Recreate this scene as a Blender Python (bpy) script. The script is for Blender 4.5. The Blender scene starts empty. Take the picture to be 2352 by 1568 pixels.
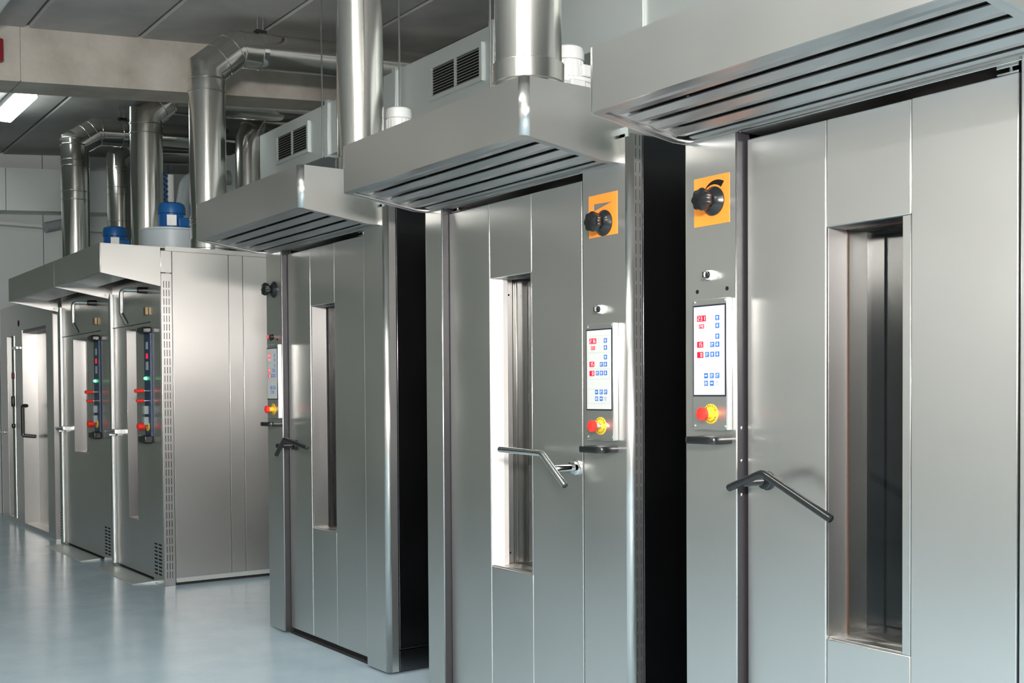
import bpy, bmesh, math, random
from mathutils import Vector, Matrix
random.seed(7)
PI = math.pi
scene = bpy.context.scene
COL = scene.collection

# ------------------------------------------------------------------ camera
YAW, PIT, ROL = math.radians(35.2337), math.radians(-1.33613), math.radians(-0.36865)
CAM = Vector((0.0, -2.3245, 1.2))
def cam_axes():
    f0 = Vector((-math.cos(YAW), math.sin(YAW), 0)); r0 = Vector((math.sin(YAW), math.cos(YAW), 0)); u0 = Vector((0, 0, 1))
    f = f0*math.cos(PIT) + u0*math.sin(PIT); u = u0*math.cos(PIT) - f0*math.sin(PIT)
    r = r0*math.cos(ROL) + u*math.sin(ROL); u2 = u*math.cos(ROL) - r0*math.sin(ROL)
    return r, u2, f
r_, u_, f_ = cam_axes()
cd = bpy.data.cameras.new('camera'); cam = bpy.data.objects.new('camera', cd); COL.objects.link(cam)
M = Matrix.Identity(4)
for i in range(3):
    M[i][0], M[i][1], M[i][2], M[i][3] = r_[i], u_[i], -f_[i], CAM[i]
cam.matrix_world = M
cd.sensor_width = 36.0; cd.lens = 2600.0/2352.0*36.0; cd.shift_y = 178.4/2352.0; cd.clip_start = 0.02
scene.camera = cam

# ------------------------------------------------------------------ world, lights, exposure
w = bpy.data.worlds.new('world'); scene.world = w; w.use_nodes = True
w.node_tree.nodes['Background'].inputs[0].default_value = (0.55, 0.6, 0.62, 1)
w.node_tree.nodes['Background'].inputs[1].default_value = 0.05
def area(name, loc, target, sx, sy, power, col):
    l = bpy.data.lights.new(name, 'AREA'); l.shape = 'RECTANGLE'; l.size = sx; l.size_y = sy; l.energy = power; l.color = col
    o = bpy.data.objects.new(name, l); COL.objects.link(o); o.location = loc
    o.rotation_euler = (Vector(target)-Vector(loc)).to_track_quat('-Z', 'Y').to_euler()
    return o
area('softbox_light', (0.75, -2.8, 2.02), (-4.0, 0.1, 1.35), 1.0, 0.26, 170, (1.0, 0.965, 0.94))
area('side_strip_fill', (4.1, -4.6, 1.5), (-5.0, -3.2, 1.2), 0.45, 2.6, 60, (1.0, 0.96, 0.93))  # unseen strip light added for long highlights on rounded steel edges
vs = scene.view_settings
vs.view_transform = 'Standard'; vs.look = 'None'; vs.gamma = 1.0; vs.use_curve_mapping = False; vs.exposure = 0.68

# ------------------------------------------------------------------ materials
MATS = {}
def newmat(name):
    m = bpy.data.materials.new(name); m.use_nodes = True; MATS[name] = m
    return m, m.node_tree, m.node_tree.nodes['Principled BSDF']
def plain(name, col, rough=0.5, metal=0.0, spec=0.5, emit=None, es=0.0, coat=0.0, ior=None):
    m, nt, b = newmat(name)
    b.inputs['Base Color'].default_value = (*col, 1); b.inputs['Roughness'].default_value = rough; b.inputs['Metallic'].default_value = metal
    b.inputs['Specular IOR Level'].default_value = spec
    if emit: b.inputs['Emission Color'].default_value = (*emit, 1); b.inputs['Emission Strength'].default_value = es
    if coat: b.inputs['Coat Weight'].default_value = coat; b.inputs['Coat Roughness'].default_value = 0.05
    if ior: b.inputs['IOR'].default_value = ior
    # a touch of surface variation so that nothing is perfectly uniform
    tc = nt.nodes.new('ShaderNodeTexCoord'); no = nt.nodes.new('ShaderNodeTexNoise'); no.inputs['Scale'].default_value = 35
    mr = nt.nodes.new('ShaderNodeMapRange'); mr.inputs['To Min'].default_value = max(0.02, rough-0.05); mr.inputs['To Max'].default_value = rough+0.05
    nt.links.new(tc.outputs['Object'], no.inputs['Vector']); nt.links.new(no.outputs['Fac'], mr.inputs['Value']); nt.links.new(mr.outputs['Result'], b.inputs['Roughness'])
    return m
def metal(name, col, rough, aniso=0.0, streak=0.0, smudge=0.02, bump=0.0, met=1.0):
    m, nt, b = newmat(name); L = nt.links.new
    b.inputs['Metallic'].default_value = met
    tc = nt.nodes.new('ShaderNodeTexCoord')
    mp = nt.nodes.new('ShaderNodeMapping'); mp.inputs['Scale'].default_value = (16, 16, 0.8)
    n1 = nt.nodes.new('ShaderNodeTexNoise'); n1.inputs['Scale'].default_value = 1.0; n1.inputs['Detail'].default_value = 1
    n2 = nt.nodes.new('ShaderNodeTexNoise'); n2.inputs['Scale'].default_value = 2.3; n2.inputs['Detail'].default_value = 1.5
    L(tc.outputs['Object'], mp.inputs['Vector']); L(mp.outputs['Vector'], n1.inputs['Vector']); L(tc.outputs['Object'], n2.inputs['Vector'])
    r1 = nt.nodes.new('ShaderNodeMapRange'); r1.inputs['From Min'].default_value = 0.3; r1.inputs['From Max'].default_value = 0.7
    r1.inputs['To Min'].default_value = rough-smudge; r1.inputs['To Max'].default_value = rough+smudge
    L(n2.outputs['Fac'], r1.inputs['Value'])
    ad = nt.nodes.new('ShaderNodeMath'); ad.operation = 'MULTIPLY_ADD'; ad.inputs[1].default_value = streak; L(n1.outputs['Fac'], ad.inputs[0]); L(r1.outputs['Result'], ad.inputs[2])
    L(ad.outputs[0], b.inputs['Roughness'])
    b.inputs['Base Color'].default_value = (*col, 1)
    if aniso:
        b.inputs['Anisotropic'].default_value = aniso
        tg = nt.nodes.new('ShaderNodeTangent'); tg.direction_type = 'RADIAL'; tg.axis = 'Z'; L(tg.outputs[0], b.inputs['Tangent'])
    if bump:
        bp = nt.nodes.new('ShaderNodeBump'); bp.inputs['Strength'].default_value = bump; bp.inputs['Distance'].default_value = 0.01
        L(n2.outputs['Fac'], bp.inputs['Height']); L(bp.outputs[0], b.inputs['Normal'])
    return m
def mottled(name, c1, c2, scale, rough, r2=None, bump=0.0, detail=6, spec=0.5, stretch=None):
    m, nt, b = newmat(name); L = nt.links.new
    tc = nt.nodes.new('ShaderNodeTexCoord'); mp = nt.nodes.new('ShaderNodeMapping')
    if stretch: mp.inputs['Scale'].default_value = stretch
    n = nt.nodes.new('ShaderNodeTexNoise'); n.inputs['Scale'].default_value = scale; n.inputs['Detail'].default_value = detail; n.inputs['Roughness'].default_value = 0.6
    L(tc.outputs['Object'], mp.inputs['Vector']); L(mp.outputs['Vector'], n.inputs['Vector'])
    cr = nt.nodes.new('ShaderNodeValToRGB'); cr.color_ramp.elements[0].position = 0.32; cr.color_ramp.elements[1].position = 0.68
    cr.color_ramp.elements[0].color = (*c1, 1); cr.color_ramp.elements[1].color = (*c2, 1)
    L(n.outputs['Fac'], cr.inputs['Fac']); L(cr.outputs['Color'], b.inputs['Base Color'])
    mr = nt.nodes.new('ShaderNodeMapRange'); mr.inputs['To Min'].default_value = rough; mr.inputs['To Max'].default_value = r2 if r2 else rough
    L(n.outputs['Fac'], mr.inputs['Value']); L(mr.outputs['Result'], b.inputs['Roughness']); b.inputs['Specular IOR Level'].default_value = spec
    if bump:
        bp = nt.nodes.new('ShaderNodeBump'); bp.inputs['Strength'].default_value = bump; bp.inputs['Distance'].default_value = 0.02
        L(n.outputs['Fac'], bp.inputs['Height']); L(bp.outputs[0], b.inputs['Normal'])
    return m
metal('steel', (0.655, 0.65, 0.63), 0.305, aniso=0.75, streak=0.0, smudge=0.015)
metal('steel_side', (0.67, 0.65, 0.625), 0.31, aniso=0.9, smudge=0.015)
metal('jamb', (0.62, 0.60, 0.58), 0.31, aniso=0.9, smudge=0.015)
metal('chrome', (0.75, 0.75, 0.74), 0.12)
metal('flue_steel', (0.70, 0.68, 0.64), 0.17, smudge=0.03, bump=0.06)
metal('galvanised', (0.64, 0.68, 0.67), 0.44, smudge=0.06, bump=0.05, met=0.7)
metal('louver_steel', (0.55, 0.56, 0.56), 0.38)
metal('dark_steel', (0.12, 0.115, 0.12), 0.32, aniso=0.4)
plain('dark_strip', (0.026, 0.024, 0.027), 0.42, spec=0.35)
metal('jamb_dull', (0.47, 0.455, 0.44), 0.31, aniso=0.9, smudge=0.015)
metal('shaded_side', (0.10, 0.10, 0.11), 0.2, aniso=0.6)
plain('black_plastic', (0.012, 0.013, 0.014), 0.22)
plain('black_matt', (0.008, 0.008, 0.008), 0.7, spec=0.2)
plain('rubber', (0.015, 0.014, 0.014), 0.6)
plain('rust_seal', (0.045, 0.02, 0.010), 0.5)
plain('oven_glass', (0.006, 0.008, 0.010), 0.02, spec=0.5, ior=1.4)
plain('orange', (0.93, 0.27, 0.035), 0.45)
plain('membrane', (0.52, 0.53, 0.51), 0.4)
plain('membrane_line', (0.36, 0.37, 0.37), 0.5)
plain('frame_black', (0.012, 0.013, 0.03), 0.35)
plain('blue_key', (0.03, 0.13, 0.45), 0.4)
plain('white_print', (0.55, 0.58, 0.62), 0.5)
plain('grey_key', (0.44, 0.45, 0.45), 0.5)
plain('led_red', (0.55, 0.005, 0.02), 0.3, emit=(0.9, 0.01, 0.03), es=0.55)
plain('led_digit', (1.0, 0.45, 0.5), 0.3, emit=(1.0, 0.45, 0.5), es=1.0)
plain('led_green', (0.1, 0.9, 0.3), 0.3, emit=(0.1, 1.0, 0.35), es=2.5)
plain('stop_red', (0.80, 0.03, 0.02), 0.35)
plain('stop_yellow', (0.90, 0.55, 0.04), 0.4)
plain('dark_red', (0.16, 0.012, 0.012), 0.4)
plain('switch_white', (0.82, 0.82, 0.80), 0.3)
plain('navy_panel', (0.02, 0.045, 0.10), 0.35)
plain('motor_blue', (0.008, 0.09, 0.28), 0.35)
plain('motor_white', (0.62, 0.63, 0.62), 0.4)
plain('fan_grey', (0.42, 0.47, 0.50), 0.4)
plain('name_plate', (0.7, 0.7, 0.68), 0.4)
plain('alarm_red', (0.22, 0.006, 0.012), 0.35)
plain('lamp_tube', (1, 1, 1), 0.4, emit=(0.97, 1.0, 0.92), es=54)
plain('lamp_tube_dimmed', (1, 1, 1), 0.4, emit=(0.9, 1.0, 0.97), es=9)  # weaker glow chosen to keep the far wall darker
plain('lamp_body', (0.75, 0.77, 0.77), 0.4)
plain('wall_panel', (0.60, 0.63, 0.62), 0.45)
plain('wall_front_paint', (0.36, 0.47, 0.34), 0.6)
plain('bounce_white', (0.88, 0.86, 0.83), 0.6)
plain('wall_dull_paint', (0.26, 0.25, 0.24), 0.6)
plain('off_white', (0.62, 0.575, 0.55), 0.4)
plain('reflection_green', (0.10, 0.135, 0.11), 0.5)
plain('joint_dark', (0.12, 0.12, 0.12), 0.8)
plain('hose_grey', (0.30, 0.34, 0.35), 0.5)
plain('cable_blue', (0.02, 0.09, 0.33), 0.4)
plain('brass', (0.28, 0.20, 0.10), 0.4, metal=0.6)
mottled('epoxy', (0.41, 0.535, 0.62), (0.49, 0.605, 0.685), 3.5, 0.16, 0.26, stretch=(1, 1, 1))
mottled('concrete_slab', (0.36, 0.345, 0.33), (0.47, 0.455, 0.44), 2.2, 0.8, spec=0.2, bump=0.05)
mottled('concrete_beam', (0.37, 0.335, 0.285), (0.54, 0.505, 0.45), 2.8, 0.8, spec=0.2, bump=0.05)
m, nt, b = newmat('clear_pane')
tr = nt.nodes.new('ShaderNodeBsdfTransparent'); tr.inputs[0].default_value = (0.9, 0.91, 0.9, 1)
gl = nt.nodes.new('ShaderNodeBsdfGlossy'); gl.inputs['Roughness'].default_value = 0.03
fr = nt.nodes.new('ShaderNodeFresnel'); fr.inputs['IOR'].default_value = 1.18
nz = nt.nodes.new('ShaderNodeTexNoise'); nz.inputs['Scale'].default_value = 4
mr = nt.nodes.new('ShaderNodeMapRange'); mr.inputs['To Min'].default_value = 0.02; mr.inputs['To Max'].default_value = 0.06
nt.links.new(nz.outputs['Fac'], mr.inputs['Value']); nt.links.new(mr.outputs['Result'], gl.inputs['Roughness'])
mx = nt.nodes.new('ShaderNodeMixShader'); nt.links.new(fr.outputs[0], mx.inputs[0]); nt.links.new(tr.outputs[0], mx.inputs[1]); nt.links.new(gl.outputs[0], mx.inputs[2])
nt.links.new(mx.outputs[0], nt.nodes['Material Output'].inputs['Surface']); nt.nodes.remove(b)
def mat(n): return MATS[n]

# ------------------------------------------------------------------ mesh helpers
def finish(name, bm, m, parent=None, smooth_ang=None):
    bmesh.ops.recalc_face_normals(bm, faces=bm.faces)
    me = bpy.data.meshes.new(name)
    off = Vector((0, 0, 0))
    if parent is not None:
        q = parent
        while q is not None: off += q.location; q = q.parent
        bmesh.ops.translate(bm, verts=bm.verts, vec=-off)
    bm.to_mesh(me); bm.free()
    if smooth_ang is not None:
        for p in me.polygons: p.use_smooth = True
        me.set_sharp_from_angle(angle=math.radians(smooth_ang))
    me.materials.append(mat(m))
    o = bpy.data.objects.new(name, me); COL.objects.link(o)
    if parent is not None: o.parent = parent
    return o
def a_box(bm, x0, x1, y0, y1, z0, z1, r=0.0, seg=3, vert_only=False):
    v = [bm.verts.new((x, y, z)) for x in (x0, x1) for y in (y0, y1) for z in (z0, z1)]
    fs = [(0, 1, 3, 2), (4, 6, 7, 5), (0, 4, 5, 1), (2, 3, 7, 6), (0, 2, 6, 4), (1, 5, 7, 3)]
    F = [bm.faces.new([v[i] for i in f]) for f in fs]
    if r > 0:
        ed = set(e for f in F for e in f.edges)
        if vert_only: ed = [e for e in ed if abs(e.verts[0].co.z-e.verts[1].co.z) > 1e-6]
        res = bmesh.ops.bevel(bm, geom=list(ed), offset=r, segments=seg, affect='EDGES', profile=0.5, clamp_overlap=True)
        for f in res['faces']: f.smooth = True
def box(name, x0, x1, y0, y1, z0, z1, m, parent=None, r=0.0, seg=3, vert_only=False):
    bm = bmesh.new(); a_box(bm, min(x0, x1), max(x0, x1), min(y0, y1), max(y0, y1), min(z0, z1), max(z0, z1), r, seg, vert_only)
    return finish(name, bm, m, parent)
def basis(d):
    d = Vector(d).normalized(); a = Vector((0, 0, 1)) if abs(d.z) < 0.9 else Vector((1, 0, 0))
    u = d.cross(a).normalized(); v = d.cross(u).normalized(); return d, u, v
def a_cyl(bm, p, q, r, seg=24, r2=None, cap=True):
    p, q = Vector(p), Vector(q); d, u, v = basis(q-p); r2 = r if r2 is None else r2
    A = [bm.verts.new(p+(u*math.cos(t)+v*math.sin(t))*r) for t in [2*PI*i/seg for i in range(seg)]]
    B = [bm.verts.new(q+(u*math.cos(t)+v*math.sin(t))*r2) for t in [2*PI*i/seg for i in range(seg)]]
    for i in range(seg):
        j = (i+1) % seg; bm.faces.new((A[i], A[j], B[j], B[i]))
    if cap: bm.faces.new(A[::-1]); bm.faces.new(B)
def cyl(name, p, q, r, m, parent=None, seg=24, r2=None, cap=True):
    bm = bmesh.new(); a_cyl(bm, p, q, r, seg, r2, cap); return finish(name, bm, m, parent, 35)
def a_lathe(bm, o, axis, prof, seg=32, lobes=0, lobe_amp=0.0):
    """prof: list of (distance along axis, radius)"""
    o = Vector(o); d, u, v = basis(axis); rings = []
    for h, r in prof:
        ring = []
        for i in range(seg):
            t = 2*PI*i/seg; rr = r*(1+lobe_amp*math.cos(lobes*t)) if lobes else r
            ring.append(bm.verts.new(o+d*h+(u*math.cos(t)+v*math.sin(t))*max(rr, 1e-5)))
        rings.append(ring)
    for A, B in zip(rings, rings[1:]):
        for i in range(seg): bm.faces.new((A[i], A[(i+1) % seg], B[(i+1) % seg], B[i]))
    bm.faces.new(rings[0][::-1]); bm.faces.new(rings[-1])
def lathe(name, o, axis, prof, m, parent=None, seg=32, lobes=0, lobe_amp=0.0, ang=35):
    bm = bmesh.new(); a_lathe(bm, o, axis, prof, seg, lobes, lobe_amp); return finish(name, bm, m, parent, ang)
def fillet(pts, rad, n=6):
    pts = [Vector(p) for p in pts]; out = [pts[0]]
    for a, b, c in zip(pts, pts[1:], pts[2:]):
        d1, d2 = (a-b).normalized(), (c-b).normalized(); ang = d1.angle(d2)
        t = min(rad/math.tan(ang/2), (a-b).length*0.49, (c-b).length*0.49)
        p0, p1 = b+d1*t, b+d2*t
        for k in range(n+1):
            s = k/n; out.append(p0*(1-s)**2+b*2*s*(1-s)+p1*s*s)
    out.append(pts[-1]); return out
def a_tube(bm, pts, r, seg=16, cap=True):
    pts = [Vector(p) for p in pts]; n = len(pts); d0, u, v = basis(pts[1]-pts[0])
    ring = [pts[0]+(u*math.cos(2*PI*i/seg)+v*math.sin(2*PI*i/seg))*r for i in range(seg)]
    rings = [[bm.verts.new(p) for p in ring]]
    for k in range(1, n):
        d = (pts[k]-pts[k-1]).normalized()
        nrm = d if k == n-1 else (d+(pts[k+1]-pts[k]).normalized()).normalized()
        ring = [p+d*((pts[k]-p).dot(nrm)/d.dot(nrm)) for p in ring]      # slide along the run to the mitre plane
        rings.append([bm.verts.new(p) for p in ring])
    for A, B in zip(rings, rings[1:]):
        for i in range(seg): bm.faces.new((A[i], A[(i+1) % seg], B[(i+1) % seg], B[i]))
    if cap: bm.faces.new(rings[0][::-1]); bm.faces.new(rings[-1])
def tube(name, pts, r, m, parent=None, seg=16, ang=30):
    bm = bmesh.new(); a_tube(bm, pts, r, seg); return finish(name, bm, m, parent, ang)
def a_prism(bm, pts, axis, a, b):
    """pts: 2D polygon in the two axes other than axis (in xyz order), extruded from a to b"""
    def P(p, h):
        q = list(p); q.insert('xyz'.index(axis), h); return q
    A = [bm.verts.new(P(p, a)) for p in pts]; B = [bm.verts.new(P(p, b)) for p in pts]
    n = len(pts); bm.faces.new(A); bm.faces.new(B[::-1])
    for i in range(n): bm.faces.new((A[i], A[(i+1) % n], B[(i+1) % n], B[i]))
def prism(name, pts, axis, a, b, m, parent=None):
    bm = bmesh.new(); a_prism(bm, pts, axis, a, b); return finish(name, bm, m, parent)
def thing(name, label, cat, loc, group=None):
    o = bpy.data.objects.new(name, None); COL.objects.link(o); o.location = loc; o.empty_display_size = 0.1
    o['label'] = label; o['category'] = cat
    if group: o['group'] = group
    return o
def tag(o, label, cat, group=None):
    o['label'] = label; o['category'] = cat
    if group: o['group'] = group
    return o
def struct(o): o['kind'] = 'structure'; return o

# ------------------------------------------------------------------ room shell
XL, XR, YF, YB = -12.45, 4.2, -5.2, 3.1
SL = 0.083
def cz(y): return 3.66 + SL*(y-0.1)
struct(box('floor', XL-0.2, XR+0.2, YF-0.2, YB+0.2, -0.1, 0.0, 'epoxy'))
ceil = struct(prism('ceiling', [(YF-0.1, cz(YF-0.1)+0.05), (YB+0.1, cz(YB+0.1)+0.05), (YB+0.1, cz(YB+0.1)+0.2), (YF-0.1, cz(YF-0.1)+0.2)], 'x', XL-0.1, XR+0.1, 'joint_dark'))
joints = [-0.60 + 0.727*k for k in range(-8, 7)]
for a, b in zip(joints, joints[1:]):
    a2, b2 = a+0.008, b-0.008
    if b < YF or a > YB: continue
    prism('slab', [(a2, cz(a2)+0.012), (a2+0.012, cz(a2)), (b2-0.012, cz(b2)), (b2, cz(b2)+0.012), (b2, cz(b2)+0.06), (a2, cz(a2)+0.06)], 'x', XL, XR, 'concrete_slab', ceil)
wl = struct(box('wall_left', XL-0.12, XL-0.022, YF-0.1, YB+0.1, 0, 3.95, 'joint_dark'))
y = YF; k = 0
while y < YB:
    y2 = min(y+0.44, YB); box('panel', XL-0.024, XL, y+0.003, y2-0.003, 0, 3.92, 'wall_panel', wl, r=0.002, seg=1); y = y2
struct(box('wall_back', XL-0.1, XR+0.1, YB, YB+0.1, 0, 3.98, 'wall_panel'))
wf = struct(box('wall_front', XL-0.1, XR+0.1, YF-0.1, YF, 0, 3.4, 'wall_front_paint'))
struct(box('bounce_panel', -7.2, -2.3, YF, YF+0.02, 0.0, 3.15, 'bounce_white'))  # unseen pale panel added so the near oven fronts reflect brighter
struct(box('dark_reflection_panel', -2.2, XR-0.3, YF, YF+0.03, 0.0, 2.9, 'wall_dull_paint'))  # unseen dark panel added to dim reflections at the oven door edges
struct(box('wall_right', XR, XR+0.1, YF-0.1, YB+0.1, 0, 3.98, 'wall_dull_paint'))
reflection_panel = struct(box('green_reflection_panel', XL, XL+0.06, -4.6, -0.75, 0.0, 3.0, 'reflection_green', None, r=0.004))  # unseen green panel added to darken reflections in the cabinet fronts
for k in range(5): box('rib', XL+0.06, XL+0.075, -4.55, -0.8, 0.3+0.55*k, 0.36+0.55*k, 'reflection_green', reflection_panel)
# precast roof beam crossing the row
def beam_z(y): return 3.236 + SL*(y+0.77)
bm = bmesh.new()
for ya, yb in ((YF, -0.648), (-0.642, YB)):
    a_prism(bm, [(ya, beam_z(ya)), (yb, beam_z(yb)), (yb, cz(yb)+0.02), (ya, cz(ya)+0.02)], 'x', -8.24, -7.90)
a_prism(bm, [(-0.66, beam_z(-0.66)+0.01), (-0.63, beam_z(-0.63)+0.01), (-0.63, cz(-0.63)), (-0.66, cz(-0.66))], 'x', -8.23, -7.91)
struct(finish('trim_1', bm, 'concrete_beam'))

# ------------------------------------------------------------------ rack ovens
DY = 0.033                       # door skin plane, a little behind the columns
def seven_seg(bm, ch, x, z, w_, h, y):
    t = w_*0.17; seg = {'0': 'abcdef', '1': 'bc', '2': 'abged', '3': 'abgcd', '4': 'fgbc', '5': 'afgcd', '6': 'afgedc'}[ch]
    hh = h/2
    R = {'a': (0, w_, h-t, h), 'g': (0, w_, hh-t/2, hh+t/2), 'd': (0, w_, 0, t), 'f': (0, t, hh, h), 'b': (w_-t, w_, hh, h), 'e': (0, t, 0, hh), 'c': (w_-t, w_, 0, hh)}
    for s in seg:
        a, b, c, d = R[s]; a_box(bm, x+a, x+b, y, y+0.0006, z+c, z+d)
def arrow(bm, x0, x1, z0, z1, y, up):
    cx, w_, h = (x0+x1)/2, x1-x0, z1-z0
    pts = [(cx-w_*0.12, z0+h*0.15), (cx+w_*0.12, z0+h*0.15), (cx+w_*0.12, z0+h*0.5), (cx+w_*0.34, z0+h*0.5), (cx, z0+h*0.86), (cx-w_*0.34, z0+h*0.5), (cx-w_*0.12, z0+h*0.5)]
    if not up: pts = [(px, z0+z1-pz) for px, pz in pts]
    a_prism(bm, pts, 'y', y, y+0.0005)
def ring_text(bm, txt, c, rad, a0, a1, size, y, flip):
    n = len(txt)
    for i, ch in enumerate(txt):
        t = math.radians(a0+(a1-a0)*i/(n-1))
        cu = bpy.data.curves.new('t', 'FONT'); cu.body = ch; cu.size = size; cu.align_x = 'CENTER'; cu.align_y = 'CENTER'; cu.extrude = 0.0002
        ob = bpy.data.objects.new('t', cu); COL.objects.link(ob)
        me = bpy.data.meshes.new_from_object(ob.evaluated_get(bpy.context.evaluated_depsgraph_get()))
        rot = (t-PI/2) if not flip else (t+PI/2)
        mx = Matrix.Translation((c[0]+rad*math.cos(t), y, c[1]+rad*math.sin(t))) @ Matrix.Rotation(PI/2, 4, 'X') @ Matrix.Rotation(rot, 4, 'Z')
        me.transform(mx); bm.from_mesh(me)
        bpy.data.objects.remove(ob); bpy.data.curves.remove(cu); bpy.data.meshes.remove(me)
def hood(parent, x0, x1):
    zt, yf, R = 2.13, -0.37, 0.024
    def zb(y): return 1.957-(y-yf)/(-0.06-yf)*0.043 if y < -0.06 else 1.914
    def outline(ins):
        a, b, f, rr = x0+ins, x1-ins, yf+ins, max(R-ins, 0.002)
        p = [(b, 0.0), (b, -0.06), (b, -0.2)]
        p += [(b-rr+rr*math.cos(t), f+rr-rr*math.sin(t)) for t in [PI/2*k/6 for k in range(7)]]
        p += [(a+rr-rr*math.sin(t), f+rr-rr*math.cos(t)) for t in [PI/2*k/6 for k in range(7)]]
        p += [(a, -0.2), (a, -0.06), (a, 0.0)]
        return p
    bm = bmesh.new(); O, I = outline(0), outline(0.006)
    ot = [bm.verts.new((x, y, zt)) for x, y in O]; ob_ = [bm.verts.new((x, y, zb(y))) for x, y in O]
    it = [bm.verts.new((x, y, zt-0.006)) for x, y in I]; ib = [bm.verts.new((x, y, zb(y))) for x, y in I]
    n = len(O)
    for i in range(n-1):
        f1 = bm.faces.new((ob_[i], ob_[i+1], ot[i+1], ot[i])); f2 = bm.faces.new((ib[i+1], ib[i], it[i], it[i+1])); bm.faces.new((ib[i], ib[i+1], ob_[i+1], ob_[i]))
        if (Vector(O[i])-Vector(O[i+1])).length < 0.03: f1.smooth = True; f2.smooth = True
    bm.faces.new(ot); bm.faces.new(it[::-1])
    h = finish('hood', bm, 'steel', parent)
    # inward lip around the opening
    bm = bmesh.new(); I2 = outline(0.032); L0 = outline(0.006)
    A = [bm.verts.new((x, y, zb(y)+0.0005)) for x, y in L0]; B = [bm.verts.new((x, y, zb(y)+0.0005)) for x, y in I2]
    A2 = [bm.verts.new((x, y, zb(y)+0.006)) for x, y in L0]; B2 = [bm.verts.new((x, y, zb(y)+0.006)) for x, y in I2]
    for i in range(n-1):
        bm.faces.new((A[i], A[i+1], B[i+1], B[i])); bm.faces.new((A2[i+1], A2[i], B2[i], B2[i+1])); bm.faces.new((B[i], B[i+1], B2[i+1], B2[i]))
    finish('lip', bm, 'louver_steel', h)
    # baffle blades, lower row with gaps and a staggered upper row
    gaps = [-0.345+0.0765*k for k in range(5)]
    for k in range(5):
        a = -0.338 if k == 0 else gaps[k-1]+0.0255+0.0
        b = a+0.056
        if k == 0: a, b = -0.345, -0.282
        else: a = -0.262+0.0765*(k-1); b = a+0.056
        za, zb2, zm = zb(a)+0.012, zb(b)+0.012, zb((a+b)/2)+0.006
        prism('louver', [(a, za), ((a+b)/2, zm), (b, zb2), (b, zb2+0.003), ((a+b)/2, zm+0.003), (a, za+0.003)], 'x', x0+0.045, x1-0.012, 'louver_steel', h)
    bm = bmesh.new()
    V4 = [bm.verts.new((xx, yy, zb(yy)+dz)) for yy in (yf+0.02, -0.06) for xx, dz in ((x0+0.0065, 0.003), (x0+0.055, 0.03), (x0+0.055, 0.034), (x0+0.0065, 0.007))]
    for f in ((0, 1, 5, 4), (3, 7, 6, 2), (0, 3, 2, 1), (4, 5, 6, 7), (1, 2, 6, 5), (0, 4, 7, 3)): bm.faces.new([V4[q] for q in f])
    finish('bright_end_plate', bm, 'off_white', h)  # off-white stands in for light caught at the blade ends
    for k in range(5):
        c = -0.272+0.0765*k if k < 4 else -0.03
        z = zb(c)+0.03
        prism('baffle', [(c-0.026, z), (c-0.022, z-0.008), (c+0.022, z-0.008), (c+0.026, z), (c+0.022, z-0.005), (c-0.022, z-0.005)], 'x', x0+0.012, x1-0.012, 'dark_steel', h)
    prism('rear_lip', [(-0.018, zb(0)+0.001), (0.0, zb(0)+0.001), (0.0, zb(0)+0.03), (-0.018, zb(0)+0.03)], 'x', x0+0.008, x1-0.008, 'steel', h)
    return h
def lever(parent, pts, shaft, mname, chrome=False):
    p = fillet(pts, 0.035, 8)
    hd = tube('handle', p, 0.0105, mname, parent, 18)
    for e, q in ((p[0], p[1]), (p[-1], p[-2])):
        lathe('end_cap', e, (Vector(e)-Vector(q)), [(-0.001, 0.0105), (0.002, 0.0095), (0.0035, 0.006)], 'black_plastic' if not chrome else 'dark_steel', hd, 18)
    sx, sz = shaft
    lathe('spindle', (sx, DY-0.0005, sz), (0, -1, 0), [(0, 0.026), (0.006, 0.026), (0.009, 0.022), (0.02, 0.022), (0.022, 0.012), (0.06, 0.012), (0.09, 0.0115), (0.104, 0.010)], 'chrome' if chrome else 'black_plastic', hd, 24)
    return hd
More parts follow.
